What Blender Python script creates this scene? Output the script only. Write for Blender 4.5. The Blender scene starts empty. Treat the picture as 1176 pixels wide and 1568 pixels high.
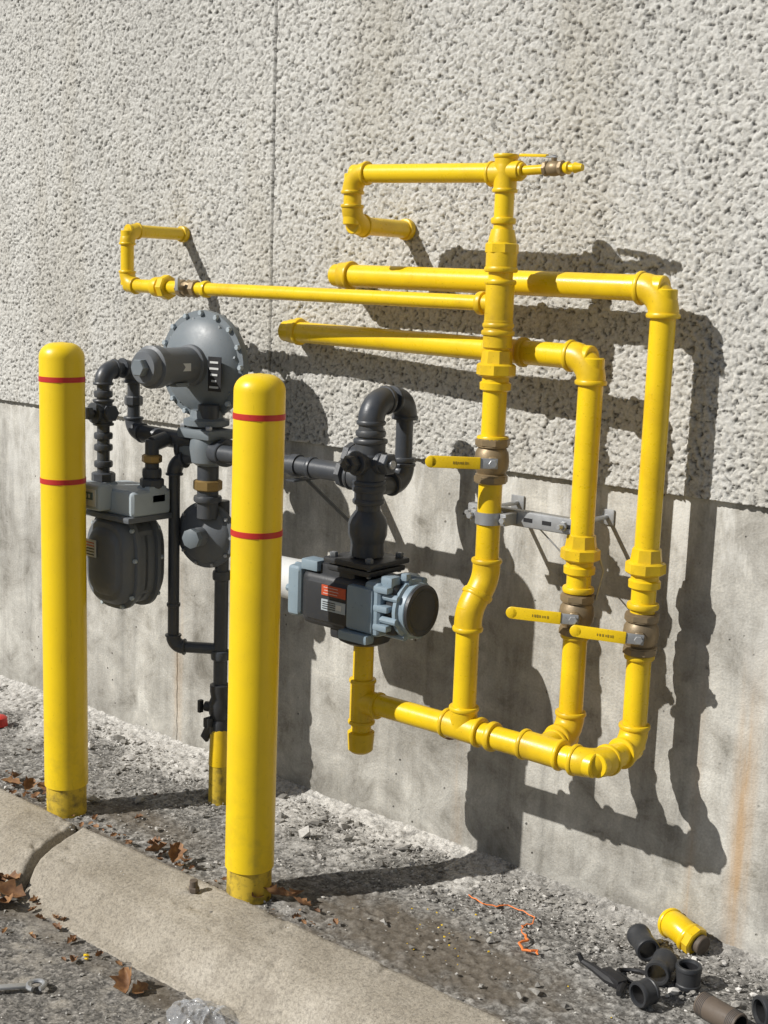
import bpy, bmesh, math, random
import numpy as np
from mathutils import Vector, Matrix, Quaternion
random.seed(7); rng=np.random.default_rng(11)
scene=bpy.context.scene
V=Vector
# ------------------------------------------------------------------ materials
def nt(name):
    m=bpy.data.materials.new(name); m.use_nodes=True
    t=m.node_tree; b=t.nodes['Principled BSDF']
    return m,t,b
def node(t,typ,**kw):
    n=t.nodes.new(typ)
    for k,v in kw.items(): setattr(n,k,v)
    return n
def ramp(t,fac,stops):
    r=node(t,'ShaderNodeValToRGB')
    cr=r.color_ramp
    while len(cr.elements)<len(stops): cr.elements.new(.5)
    for e,(p,c) in zip(cr.elements,stops):
        e.position=p; e.color=(c[0],c[1],c[2],1) if not isinstance(c,(int,float)) else (c,c,c,1)
    t.links.new(fac,r.inputs[0]); return r.outputs[0]
def noise(t,scale,detail=4,rough=.55,vec=None,dist=0):
    n=node(t,'ShaderNodeTexNoise'); n.inputs['Scale'].default_value=scale
    n.inputs['Detail'].default_value=detail; n.inputs['Roughness'].default_value=rough
    n.inputs['Distortion'].default_value=dist
    if vec is None:
        g=node(t,'ShaderNodeNewGeometry'); vec=g.outputs['Position']
    t.links.new(vec,n.inputs['Vector']); return n.outputs['Fac']
def mix(t,a,b,fac,mode='MIX'):
    m=node(t,'ShaderNodeMix',data_type='RGBA',blend_type=mode)
    def s(i,v):
        if isinstance(v,bpy.types.NodeSocket): t.links.new(v,m.inputs[i])
        elif isinstance(v,(int,float)): m.inputs[i].default_value=v if i==0 else (v,v,v,1)
        else: m.inputs[i].default_value=(v[0],v[1],v[2],1)
    s(0,fac); s(6,a); s(7,b); return m.outputs[2]
def math_(t,op,a,b_=None,c=None):
    n=node(t,'ShaderNodeMath',operation=op)
    for i,v in enumerate((a,b_,c)):
        if v is None: continue
        if isinstance(v,bpy.types.NodeSocket): t.links.new(v,n.inputs[i])
        else: n.inputs[i].default_value=v
    return n.outputs[0]
def bump(t,b,h,strength=.3,dist=.01):
    n=node(t,'ShaderNodeBump'); n.inputs['Strength'].default_value=strength; n.inputs['Distance'].default_value=dist
    t.links.new(h,n.inputs['Height']); t.links.new(n.outputs[0],b.inputs['Normal']); return n
def paint(name,col,rough=.35,dirt=.25,dirtcol=None,metal=0,scale=9,orange=.0,speck=None,foot=False):
    m,t,b=nt(name)
    dc=dirtcol or tuple(c*.45 for c in col)
    n=noise(t,scale,6,.6)
    f=ramp(t,n,[(.45,0),(.78,1)])
    c=mix(t,col,dc,math_(t,'MULTIPLY',f,dirt))
    n3=noise(t,170,2,.5)
    c=mix(t,c,tuple(x*.35 for x in col),ramp(t,n3,[(.68,0),(.73,speck if speck is not None else .35)]))
    if foot:
        g=node(t,'ShaderNodeNewGeometry'); sp=node(t,'ShaderNodeSeparateXYZ'); t.links.new(g.outputs['Position'],sp.inputs[0])
        r=node(t,'ShaderNodeMapRange'); r.inputs[1].default_value=.45; r.inputs[2].default_value=.05; t.links.new(sp.outputs[2],r.inputs[0])
        sn=ramp(t,noise(t,26,6,.65),[(.45,0),(.72,.55)])
        c=mix(t,c,tuple(x*.55+.02 for x in col),math_(t,'MULTIPLY',sn,r.outputs[0]))
        mp=node(t,'ShaderNodeMapping'); mp.inputs['Scale'].default_value=(90,90,9); t.links.new(g.outputs['Position'],mp.inputs[0])
        sc=ramp(t,noise(t,1,3,.6,mp.outputs[0]),[(.68,0),(.73,.35)])
        c=mix(t,c,tuple(x*.6 for x in col),sc)
    t.links.new(c,b.inputs['Base Color'])
    n2=noise(t,60,3)
    r=node(t,'ShaderNodeMapRange'); r.inputs[3].default_value=rough*.7; r.inputs[4].default_value=min(1,rough*1.45)
    t.links.new(n2,r.inputs[0]); t.links.new(r.outputs[0],b.inputs['Roughness'])
    b.inputs['Metallic'].default_value=metal
    if orange: bump(t,b,noise(t,orange,3),.3,.0009)
    return m
M={}
M['yellow']=paint('yellow_pipe_paint',(.83,.565,.010),.28,.6,(.50,.30,.01),orange=260,speck=.4)
M['yellowcap']=paint('yellow_fitting_paint',(.78,.52,.010),.34,.75,(.38,.235,.015),orange=200,speck=.5)
M['sleeve']=paint('yellow_plastic_sleeve',(.85,.595,.010),.33,.35,(.60,.40,.02),scale=6,speck=.2,foot=True)
M['bollpaint']=paint('chipped_yellow_paint',(.60,.42,.03),.6,1.0,(.06,.05,.03),scale=38,speck=1)
M['red']=paint('red_tape',(.52,.030,.022),.4,.2)
M['iron']=paint('dark_iron_pipe',(.050,.056,.066),.36,.7,(.10,.10,.097),orange=300)
M['rust']=paint('rusty_fitting',(.11,.085,.065),.6,.8,(.05,.038,.028),orange=200)
M['reg']=paint('regulator_grey',(.165,.192,.212),.42,.5,(.22,.225,.225),orange=250)
M['meter']=paint('meter_grey',(.40,.455,.49),.45,.4,(.25,.265,.27))
M['meterdark']=paint('meter_dark',(.120,.132,.146),.48,.5,(.18,.175,.165),orange=200)
M['rotor']=paint('rotary_black_paint',(.030,.032,.036),.42,.5,(.06,.058,.055),orange=200)
M['blue']=paint('blue_grey_aluminium',(.23,.30,.355),.40,.45,(.14,.18,.20),orange=240)
M['white']=paint('white_plastic',(.62,.63,.62),.4,.3)
M['steel']=paint('galvanised_steel',(.42,.43,.44),.42,.6,(.24,.24,.235),metal=.6)
M['bronze']=paint('bronze_valve',(.30,.22,.12),.45,.9,(.13,.105,.075),metal=.35,orange=220)
M['brass']=paint('brass_cap',(.36,.24,.09),.4,.6,(.2,.14,.07),metal=.6)
M['label']=paint('label_paper',(.62,.63,.62),.5,.3)
M['redlabel']=paint('red_label',(.50,.08,.03),.5,.3)
M['black']=paint('black_rubber',(.018,.018,.02),.45,.3,(.04,.04,.04))
M['print']=paint('faded_print',(.30,.21,.02),.5,.4)
M['glass']=paint('index_window',(.10,.16,.20),.12,.1)
M['orange']=paint('orange_twine',(.80,.22,.05),.6,.2)
def mat_leaf():
    m,t,b=nt('dead_leaf'); n=noise(t,38,4)
    c=ramp(t,n,[(.3,(.10,.045,.02)),(.55,(.24,.12,.05)),(.75,(.40,.24,.10))])
    t.links.new(c,b.inputs['Base Color']); b.inputs['Roughness'].default_value=.7
    return m
M['leaf']=mat_leaf()
def mat_plastic():
    m,t,b=nt('crumpled_plastic_film'); b.inputs['Base Color'].default_value=(.6,.62,.65,1)
    b.inputs['Roughness'].default_value=.12; b.inputs['Alpha'].default_value=.28
    return m
M['film']=mat_plastic()
def attr(t,name):
    a=node(t,'ShaderNodeAttribute'); a.attribute_name=name; return a.outputs['Fac']
def mat_stucco():
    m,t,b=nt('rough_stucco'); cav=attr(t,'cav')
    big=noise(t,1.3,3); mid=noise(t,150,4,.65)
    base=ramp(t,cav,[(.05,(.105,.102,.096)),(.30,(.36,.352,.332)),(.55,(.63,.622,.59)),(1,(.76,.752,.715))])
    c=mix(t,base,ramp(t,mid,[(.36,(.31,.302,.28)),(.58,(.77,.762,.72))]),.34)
    c=mix(t,c,ramp(t,big,[(.3,(.87,.865,.855)),(.7,(1,.995,.985))]),1,'MULTIPLY')
    mp=node(t,'ShaderNodeMapping'); mp.inputs['Scale'].default_value=(3,1,.5); g=node(t,'ShaderNodeNewGeometry'); t.links.new(g.outputs['Position'],mp.inputs[0])
    c=mix(t,c,ramp(t,noise(t,1,4,.6,mp.outputs[0]),[(.48,(1,1,1)),(.75,(.84,.81,.75))]),1,'MULTIPLY')
    t.links.new(c,b.inputs['Base Color']); b.inputs['Roughness'].default_value=.9
    v=node(t,'ShaderNodeTexVoronoi'); v.inputs['Scale'].default_value=75
    t.links.new(g.outputs['Position'],v.inputs['Vector'])
    inv=math_(t,'SUBTRACT',1.0,v.outputs['Distance'])
    mu=math_(t,'MULTIPLY',inv,attr(t,'far'))
    fn=noise(t,280,4,.72)
    bump(t,b,math_(t,'MULTIPLY_ADD',fn,.48,mu),1.0,.008)
    return m
def mat_concrete():
    m,t,b=nt('cast_concrete')
    g=node(t,'ShaderNodeNewGeometry'); P=g.outputs['Position']
    big=noise(t,2.1,7,.66); mid=noise(t,8,7,.70,None,.5); fine=noise(t,160,3)
    c=ramp(t,big,[(.30,(.30,.287,.255)),(.44,(.42,.405,.37)),(.56,(.50,.485,.445)),(.70,(.62,.605,.56))])
    c=mix(t,c,ramp(t,mid,[(.30,(.50,.485,.45)),(.44,(.84,.83,.81)),(.56,(1.0,1.0,.99)),(.70,(1.22,1.21,1.18))]),1.0,'MULTIPLY')
    c=mix(t,c,ramp(t,fine,[(.35,.82),(.65,1.08)]),.75,'MULTIPLY')
    mp=node(t,'ShaderNodeMapping'); mp.inputs['Scale'].default_value=(11,1,.9); t.links.new(P,mp.inputs[0])
    st=noise(t,1,6,.68,mp.outputs[0])
    c=mix(t,c,ramp(t,st,[(.32,.55),(.46,.92),(.56,1.03),(.70,1.32)]),.7,'MULTIPLY')
    sp=node(t,'ShaderNodeSeparateXYZ'); t.links.new(P,sp.inputs[0])
    top=node(t,'ShaderNodeMapRange'); top.inputs[1].default_value=.55; top.inputs[2].default_value=1.1; t.links.new(sp.outputs[2],top.inputs[0])
    mp3=node(t,'ShaderNodeMapping'); mp3.inputs['Scale'].default_value=(7,1,1.6); mp3.inputs['Location'].default_value=(5,0,2); t.links.new(P,mp3.inputs[0])
    lime=ramp(t,noise(t,1,6,.7,mp3.outputs[0]),[(.50,0),(.60,.7)])
    c=mix(t,c,(.68,.67,.63),math_(t,'MULTIPLY',lime,top.outputs[0]))
    # rust runs at a few places along the wall
    mp2=node(t,'ShaderNodeMapping'); mp2.inputs['Scale'].default_value=(22,1,1.6); t.links.new(P,mp2.inputs[0])
    rn=ramp(t,noise(t,1,5,.62,mp2.outputs[0]),[(.38,0),(.62,1)])
    z1=None
    for (x0,wd,amt) in ((-1.235,.045,.75),(-1.36,.02,.5),(-3.98,.07,.65),(-3.30,.035,.45),(-2.09,.03,.35),(-5.6,.08,.6),(1.4,.06,.6)):
        dd_=math_(t,'ABSOLUTE',math_(t,'SUBTRACT',sp.outputs[0],x0))
        mr=node(t,'ShaderNodeMapRange'); mr.interpolation_type='SMOOTHSTEP'; mr.inputs[1].default_value=wd; mr.inputs[2].default_value=0; mr.inputs[4].default_value=amt; t.links.new(dd_,mr.inputs[0])
        z1=mr.outputs[0] if z1 is None else math_(t,'ADD',z1,mr.outputs[0])
    fade=node(t,'ShaderNodeMapRange'); fade.inputs[1].default_value=.80; fade.inputs[2].default_value=.45; t.links.new(sp.outputs[2],fade.inputs[0])
    rf=math_(t,'MULTIPLY',math_(t,'MULTIPLY',rn,z1),fade.outputs[0])
    c=mix(t,c,(.44,.27,.12),rf)
    r=node(t,'ShaderNodeMapRange'); r.inputs[1].default_value=.05; r.inputs[2].default_value=.34; r.inputs[3].default_value=.60; r.inputs[4].default_value=1
    t.links.new(math_(t,'MULTIPLY_ADD',mid,.38,sp.outputs[2]),r.inputs[0]); c=mix(t,c,r.outputs[0],1,'MULTIPLY')
    v=node(t,'ShaderNodeTexVoronoi'); v.inputs['Scale'].default_value=21; t.links.new(P,v.inputs['Vector'])
    hole=ramp(t,v.outputs['Distance'],[(.05,1),(.09,0)])
    gate=ramp(t,noise(t,5,2),[(.50,0),(.57,1)])
    hm=math_(t,'MULTIPLY',hole,gate)
    c=mix(t,c,(.11,.103,.09),hm)
    t.links.new(c,b.inputs['Base Color']); b.inputs['Roughness'].default_value=.85
    h=math_(t,'MULTIPLY_ADD',hm,-1.0,mid)
    bump(t,b,math_(t,'MULTIPLY_ADD',fine,.3,h),.65,.007)
    return m
def mat_ground(name,dark,light,dusty):
    m,t,b=nt(name); cav=attr(t,'cav'); dust=attr(t,'dust'); wet=attr(t,'wet')
    v=node(t,'ShaderNodeTexVoronoi'); v.inputs['Scale'].default_value=170
    g=node(t,'ShaderNodeNewGeometry'); t.links.new(g.outputs['Position'],v.inputs['Vector'])
    sep=node(t,'ShaderNodeSeparateColor'); t.links.new(v.outputs['Color'],sep.inputs[0])
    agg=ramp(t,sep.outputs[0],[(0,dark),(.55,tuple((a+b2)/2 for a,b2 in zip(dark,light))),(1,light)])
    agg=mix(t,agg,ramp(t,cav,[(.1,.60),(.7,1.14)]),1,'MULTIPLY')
    fn=noise(t,70,6,.7)
    c=mix(t,agg,dusty,math_(t,'MULTIPLY',ramp(t,dust,[(.15,0),(.75,1)]),ramp(t,fn,[(.36,.25),(.56,.95)])))
    c=mix(t,c,ramp(t,noise(t,240,3,.6),[(.3,.65),(.7,1.2)]),.85,'MULTIPLY')
    soil=ramp(t,noise(t,45,6,.75),[(.35,(.085,.068,.050)),(.55,(.15,.128,.10)),(.72,(.24,.215,.18))])
    c=mix(t,c,soil,ramp(t,wet,[(.28,0),(.72,.85)]))
    t.links.new(c,b.inputs['Base Color']); b.inputs['Roughness'].default_value=1.0; b.inputs['Specular IOR Level'].default_value=.15
    bump(t,b,math_(t,'ADD',fn,sep.outputs[1]),.55,.004)
    return m
def mat_kerb():
    m,t,b=nt('kerb_concrete')
    a=noise(t,4,5,.6); f=noise(t,120,4,.7); f2=noise(t,420,2)
    c=ramp(t,a,[(.3,(.29,.255,.20)),(.6,(.41,.37,.305)),(.8,(.49,.45,.385))])
    c=mix(t,c,ramp(t,f,[(.32,.55),(.5,1),(.7,1.22)]),.9,'MULTIPLY')
    c=mix(t,c,ramp(t,f2,[(.35,.65),(.65,1.14)]),.75,'MULTIPLY')
    c=mix(t,c,(.19,.165,.13),ramp(t,noise(t,11,7,.74),[(.53,0),(.70,.6)]))
    t.links.new(c,b.inputs['Base Color']); b.inputs['Roughness'].default_value=.9
    bump(t,b,f,.7,.004); return m
def mat_stone():
    m,t,b=nt('loose_stone'); g=node(t,'ShaderNodeNewGeometry')
    c=ramp(t,g.outputs['Random Per Island'],[(0,(.18,.17,.155)),(.45,(.34,.325,.295)),(.8,(.50,.48,.45)),(1,(.70,.68,.64))])
    n=noise(t,150,3); c=mix(t,c,ramp(t,n,[(.3,.7),(.7,1.1)]),.8,'MULTIPLY')
    t.links.new(c,b.inputs['Base Color']); b.inputs['Roughness'].default_value=.9; return m
M['stucco']=mat_stucco(); M['concrete']=mat_concrete(); M['kerb']=mat_kerb(); M['stone']=mat_stone()
M['strip']=mat_ground('gravelly_asphalt',(.14,.133,.122),(.38,.367,.34),(.62,.60,.56))
M['asphalt']=mat_ground('old_asphalt',(.11,.105,.097),(.35,.33,.30),(.40,.37,.32))

# ------------------------------------------------------------------ mesh helpers
def perp(a):
    a=a.normalized(); h=V((0,0,1)) if abs(a.z)<.9 else V((1,0,0))
    u=a.cross(h).normalized(); return u,a.cross(u).normalized()
class B:
    """collects geometry for one part"""
    def __init__(s,name,mats):
        s.name=name; s.bm=bmesh.new(); s.mats=mats
    def mi(s,m):
        if m not in s.mats: s.mats.append(m)
        return s.mats.index(m)
    def lathe(s,C,axis,prof,mat,seg=28,cap=True,u=None):
        C=V(C); axis=V(axis).normalized()
        uu,vv=perp(axis)
        if u is not None: uu=V(u).normalized(); vv=axis.cross(uu).normalized()
        mi=s.mi(mat); rings=[]
        for (h,r) in prof:
            rings.append([s.bm.verts.new(C+axis*h+(uu*math.cos(2*math.pi*i/seg)+vv*math.sin(2*math.pi*i/seg))*r) for i in range(seg)])
        for a,b in zip(rings,rings[1:]):
            for i in range(seg):
                j=(i+1)%seg; f=s.bm.faces.new((a[i],a[j],b[j],b[i])); f.material_index=mi; f.smooth=True
        if cap:
            for rg in (rings[0],rings[-1]):
                f=s.bm.faces.new(rg); f.material_index=mi
    def cyl(s,a,b,r,mat,seg=24,bev=0):
        a=V(a);b=V(b);d=b-a;L=d.length
        bev=bev or min(r*.08,L*.2)
        s.lathe(a,d,[(0,r-bev),(bev,r),(L-bev,r),(L,r-bev)],mat,seg)
    def hexn(s,C,axis,r,w,mat,n=6,u=None):
        s.lathe(C,axis,[(-w/2,r*.88),(-w*.36,r),(w*.36,r),(w/2,r*.88)],mat,n,True,u)
    def bead(s,C,axis,r,w,mat):
        s.lathe(C,axis,[(-w/2,r*.86),(-w*.42,r*.96),(-w*.2,r),(w*.2,r),(w*.42,r*.96),(w/2,r*.86)],mat,28)
    def path(s,pts,rb,n=10):
        pts=[V(p) for p in pts]; out=[pts[0]]
        for i in range(1,len(pts)-1):
            P=pts[i]; d1=(P-pts[i-1]).normalized(); d2=(pts[i+1]-P).normalized()
            th=d1.angle(d2)
            if th<.02: out.append(P); continue
            t=rb*math.tan(th/2); st=P-d1*t
            n1=(d2-d1*d1.dot(d2)).normalized(); c=st+n1*rb
            for k in range(n+1):
                ph=th*k/n; out.append(c-n1*rb*math.cos(ph)+d1*rb*math.sin(ph))
        out.append(pts[-1]); return out
    def sweep(s,path,r,mat,seg=24,cap=True):
        mi=s.mi(mat); rings=[]; prev=None
        n=len(path)
        for i,p in enumerate(path):
            if i==0: d=path[1]-path[0]
            elif i==n-1: d=path[-1]-path[-2]
            else: d=(path[i+1]-p).normalized()+(p-path[i-1]).normalized()
            d.normalize()
            if prev is None: u,_=perp(d)
            else: u=(prev-d*prev.dot(d)).normalized()
            prev=u; v=d.cross(u)
            rr=r[i] if isinstance(r,(list,tuple)) else r
            rings.append([s.bm.verts.new(p+(u*math.cos(2*math.pi*k/seg)+v*math.sin(2*math.pi*k/seg))*rr) for k in range(seg)])
        for a,b in zip(rings,rings[1:]):
            for k in range(seg):
                j=(k+1)%seg; f=s.bm.faces.new((a[k],a[j],b[j],b[k])); f.material_index=mi; f.smooth=True
        if cap:
            for rg in (rings[0],rings[-1]): f=s.bm.faces.new(rg); f.material_index=mi
    def elbow(s,P,d1,d2,r,mat,L=None,k=1.17,kb=1.30):
        P=V(P);d1=V(d1).normalized();d2=V(d2).normalized(); L=L or r*2.0
        th=d1.angle(d2); rb=min(L*.92/math.tan(th/2),L*2.2)
        s.sweep(s.path([P-d1*L,P,P+d2*L],rb,10),r*k,mat,28)
        s.bead(P-d1*L,d1,r*kb,r*.42,mat); s.bead(P+d2*L,d2,r*kb,r*.42,mat)
    def tee(s,P,ax,br,r,mat,L=None,rbr=None,k=1.17,kb=1.30):
        P=V(P);ax=V(ax).normalized();br=V(br).normalized();L=L or r*1.9; rbr=rbr or r
        s.cyl(P-ax*L,P+ax*L,r*k,mat,28)
        s.cyl(P,P+br*L,rbr*k,mat,28)
        s.bead(P-ax*L,ax,r*kb,r*.42,mat); s.bead(P+ax*L,ax,r*kb,r*.42,mat); s.bead(P+br*L,br,rbr*kb,rbr*.42,mat)
    def box(s,C,size,mat,bev=.004,R=None,seg=2):
        mi=s.mi(mat); r=bmesh.ops.create_cube(s.bm,size=1)
        vs=r['verts']; Mx=Matrix.Translation(V(C))@(R.to_4x4() if R else Matrix())@Matrix.Diagonal((*size,1))
        bmesh.ops.transform(s.bm,matrix=Mx,verts=vs)
        es=list({e for v in vs for e in v.link_edges}); fs=list({f for v in vs for f in v.link_faces})
        for f in fs: f.material_index=mi
        if bev: 
            rr=bmesh.ops.bevel(s.bm,geom=es,offset=bev,segments=seg,affect='EDGES',profile=.6,material=-1)
            for f in rr['faces']: f.material_index=mi; f.smooth=True
    def bolts(s,C,axis,R,n,r,h,mat,ph=0):
        C=V(C);axis=V(axis).normalized();u,v=perp(axis)
        for i in range(n):
            a=2*math.pi*i/n+ph; p=C+(u*math.cos(a)+v*math.sin(a))*R
            s.lathe(p,axis,[(0,r),(h*.8,r),(h,r*.8)],mat,6)
    def done(s,parent=None,angle=35):
        bmesh.ops.recalc_face_normals(s.bm,faces=s.bm.faces[:])
        me=bpy.data.meshes.new(s.name); s.bm.to_mesh(me); s.bm.free()
        for m in s.mats: me.materials.append(M[m])
        for p in me.polygons: p.use_smooth=True
        me.set_sharp_from_angle(angle=math.radians(angle))
        ob=bpy.data.objects.new(s.name,me); scene.collection.objects.link(ob)
        if parent: ob.parent=parent
        return ob
def empty(name):
    e=bpy.data.objects.new(name,None); scene.collection.objects.link(e); e.empty_display_size=.1; return e
X=V((1,0,0));Y=V((0,1,0));Z=V((0,0,1))

# ------------------------------------------------------------------ numpy noise
TAB=rng.random((512,512)); TX=rng.random((512,512)); TZ=rng.random((512,512)); TR=rng.random((512,512))
def vnoise(x,y,s,o=0):
    x=x*s+o*17.3+100; y=y*s+o*9.1+100
    xi=np.floor(x).astype(int); yi=np.floor(y).astype(int); fx=x-xi; fy=y-yi
    fx=fx*fx*(3-2*fx); fy=fy*fy*(3-2*fy)
    g=lambda a,b: TAB[a%512,b%512]
    return (g(xi,yi)*(1-fx)+g(xi+1,yi)*fx)*(1-fy)+(g(xi,yi+1)*(1-fx)+g(xi+1,yi+1)*fx)*fy
def fbm(x,y,s,o=0,oc=4):
    v=0;a=.5
    for k in range(oc): v=v+a*vnoise(x,y,s*2**k,o+k); a*=.5
    return v/(1-.5**oc)
def domes(x,y,cell,o=0,R=.95,lo=.35):
    x=x/cell+o*31+200; y=y/cell+o*13+200
    xi=np.floor(x).astype(int); yi=np.floor(y).astype(int); h=np.zeros_like(x)
    for dx in (-1,0,1):
        for dy in (-1,0,1):
            a=(xi+dx)%512; b=(yi+dy)%512
            px=xi+dx+TX[a,b]; py=yi+dy+TZ[a,b]; r=R*(.55+.6*TR[a,b])
            th=TAB[a,b]*6.283; ux=x-px; uy=y-py
            e1=ux*np.cos(th)+uy*np.sin(th); e2=(-ux*np.sin(th)+uy*np.cos(th))*1.45
            d=(e1*e1+e2*e2)/(r*r)
            h=np.maximum(h,np.sqrt(np.clip(1-d,0,1))*(lo+(1-lo)*TAB[b,a]))
    return h
def gridmesh(name,us,vs,fn,mat,parent=None):
    U_,W_=np.meshgrid(us,vs,indexing='ij'); nu,nv=U_.shape
    co,attrs=fn(U_,W_)
    me=bpy.data.meshes.new(name); n=nu*nv
    me.vertices.add(n); me.vertices.foreach_set('co',np.stack(co,-1).reshape(-1).astype(np.float32))
    idx=np.arange(n).reshape(nu,nv)
    q=np.stack([idx[:-1,:-1],idx[1:,:-1],idx[1:,1:],idx[:-1,1:]],-1).reshape(-1,4); nf=len(q)
    me.loops.add(nf*4); me.loops.foreach_set('vertex_index',q.reshape(-1).astype(np.int32))
    me.polygons.add(nf); me.polygons.foreach_set('loop_start',np.arange(0,nf*4,4,dtype=np.int32))
    me.update(calc_edges=True); me.validate()
    me.polygons.foreach_set('use_smooth',np.ones(nf,bool))
    for k,a in attrs.items():
        at=me.attributes.new(k,'FLOAT','POINT'); at.data.foreach_set('value',a.reshape(-1).astype(np.float32))
    me.materials.append(mat)
    ob=bpy.data.objects.new(name,me); scene.collection.objects.link(ob)
    if parent: ob.parent=parent
    return ob
# ------------------------------------------------------------------ wall
wall=empty('building_wall')
ZB=1.122; SEAM=-2.868
def stucco(x,z):
    dense=((x>-4.65)&(x<-.95)&(z<2.74)).astype(float)
    wx=x+.007*(vnoise(x,z,100,3)-.5)+.005*(vnoise(x,z,210,13)-.5); wz=z+.007*(vnoise(x,z,100,5)-.5)+.005*(vnoise(x,z,210,15)-.5)
    a=domes(wx,wz,.0125,1,.80,.30); c=domes(wx,wz,.0078,2,.80,.25)
    h=np.maximum(a,c*.72)
    h=(1-np.exp(-2.1*h))*.95
    h=h*(.80+.40*fbm(x,z,100,9,3))+.20*(vnoise(x,z,320,7)-.5)
    h=h*(.80+.40*fbm(x,z,6,19))
    seam=np.abs(x-SEAM)<.0036
    hh=np.where(seam,-.6,h)
    y=-.012-hh*.0095*dense-(1-dense)*.006
    y=np.where(z<=ZB+1e-4,.02,y)
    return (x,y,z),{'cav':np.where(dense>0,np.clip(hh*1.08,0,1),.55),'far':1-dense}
xs=np.concatenate([np.linspace(-30,-4.7,60),np.arange(-4.65,-.95,.0030),np.linspace(-.9,15,50)])
zs=np.concatenate([[ZB-.0002],np.arange(ZB+.001,2.74,.0030),np.linspace(2.78,6,18)])
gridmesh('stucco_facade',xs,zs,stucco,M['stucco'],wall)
b=B('concrete_base',['concrete'])
b.box((-7.5,.20,ZB/2-.25),(45,.40,ZB+.5-.002),'concrete',.004)
b.done(wall)
b=B('form_joint_fins',['concrete'])
for x in (-3.304,-6.4,.9):
    pts=[V((x+random.uniform(-.003,.003),-.0005,z)) for z in np.arange(.0,ZB,.03)]
    b.sweep(pts,.0022,'concrete',6)
b.done(wall)
b=B('wall_core_and_parapet',['concrete']); b.box((-7.5,.21,3.6),(45,.38,4.9),'concrete',.004); b.box((-7.5,.2,6.1),(45.1,.5,.12),'concrete',.01); b.done(wall)

# ------------------------------------------------------------------ ground
YK=-.655
def strip(x,y):
    d=np.clip(-y,0,1)
    n1=fbm(x,y,6,2); n2=fbm(x,y,22,4); n3=fbm(x,y,60,6)
    w=.15+.20*(n1-.5)*2+.07*np.clip((-2.1-x),0,1.2)
    dust=np.clip((w-d)/.10+.5,0,1)*np.clip(.35+n2+(n3-.5),0,1)
    dust=np.maximum(dust,.85*np.clip(1-np.abs(x+2.35)/.5,0,1)*np.clip((n2-.38)*5,0,1)*np.clip(1.2-np.abs(y+.22)/.22,0,1))
    dust=dust*np.where(x>-1.9,.45,1)
    dust=np.maximum(dust,.45*np.clip((n3-.45)*4,0,1))
    wet=np.exp(-(((x+1.80)/.50)**2+((y+.50)/.17)**2))*(.40+1.1*n2)
    wet=np.maximum(wet,.95*np.exp(-((y-YK)/.035)**2)*(n2*1.5))
    wet=np.maximum(wet,.60*np.exp(-((x+2.9)/.6)**2-((y+.50)/.11)**2)*(n1+.5))
    peb=domes(x,y,.011,3,.8,.1)*.0028+domes(x,y,.03,4,.6,.0)*.004*np.clip(n1*2-.6,0,1)
    h=peb*(1-.45*np.clip(wet,0,1))*(.6+.9*dust)+dust*.005+(n1-.5)*.012*np.clip((y-YK)/.1,0,1)+(n3-.5)*.006
    h=h+.018*np.exp(-d/.03)
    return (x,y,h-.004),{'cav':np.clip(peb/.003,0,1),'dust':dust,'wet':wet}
xs=np.concatenate([np.linspace(-30,-4.85,50),np.arange(-4.8,-.6,.005),np.linspace(-.55,15,40)])
ys=np.linspace(YK-.01,.01,133)
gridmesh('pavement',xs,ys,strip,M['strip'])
def road(x,y):
    n1=fbm(x,y,4,2); n2=fbm(x,y,20,5)
    peb=domes(x,y,.012,6,.85,.1)*.0032
    dust=np.clip((n2-.45)*2.4,0,1)*.9
    return (x,y,-.1+peb+(n1-.5)*.01*(np.abs(x)<8)),{'cav':np.clip(peb/.0035,0,1),'dust':dust,'wet':np.clip(n1-.40,0,1)*1.2*np.exp(-((y+.97)/.08)**2)*2}
xs=np.concatenate([[-300,-150,-60,-30,-15],np.linspace(-10,-4.3,30),np.arange(-4.2,-1.3,.006),np.linspace(-1.2,8,30),[15,30,60,150,300]])
ys=np.concatenate([[-400,-200,-80,-30,-12,-6,-3],np.arange(-1.75,-.85,.006),[-.5,.2,20,100,400]])
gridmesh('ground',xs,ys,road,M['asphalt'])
kerb=empty('concrete_kerb')
prof=[(YK,-.14),(YK,.004),(YK-.012,.014),(-.74,.010),(-.80,.004),(-.840,-.008),(-.865,-.026),(-.895,-.066),(-.915,-.088),(-.945,-.096),(-.95,-.14)]
def kerbseg(x0,x1,dz,dy,skew,i):
    def f(u,v):
        yy=np.interp(v,np.arange(len(prof)),[p[0] for p in prof]); zz=np.interp(v,np.arange(len(prof)),[p[1] for p in prof])
        x=u+skew*(yy-YK)
        e=np.minimum(np.abs(u-x0),np.abs(u-x1)); rnd=np.clip(1-e/.016,0,1)**2*.012
        n=(fbm(x,yy,5,3,2)-.5)*.008+(vnoise(x,yy,120,1)-.5)*.0018+(vnoise(x,yy,45,4)-.5)*.0018
        chip=-.012*np.clip(fbm(x,yy,22,8)-.66,0,1)*4
        inner=(v>.5)&(v<9.5)
        zz=zz+np.where(inner,n+dz-rnd+chip,0)
        c=(e<1e-6); zz=np.where(c&inner,zz-.05,zz)
        yy=yy+np.where(v>4.5,(fbm(x,yy*0,5,5,2)-.5)*.018,0)
        return (x,yy+dy,zz),{}
    us=np.concatenate([[x0],np.arange(x0+.002,x1-.002,.008),[x1]]) if x1-x0<3 else np.concatenate([[x0],np.linspace(x0+.002,x1-.002,260),[x1]])
    gridmesh('kerb_length_%d'%i,us,np.linspace(0,10,71),f,M['kerb'],kerb)
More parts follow.
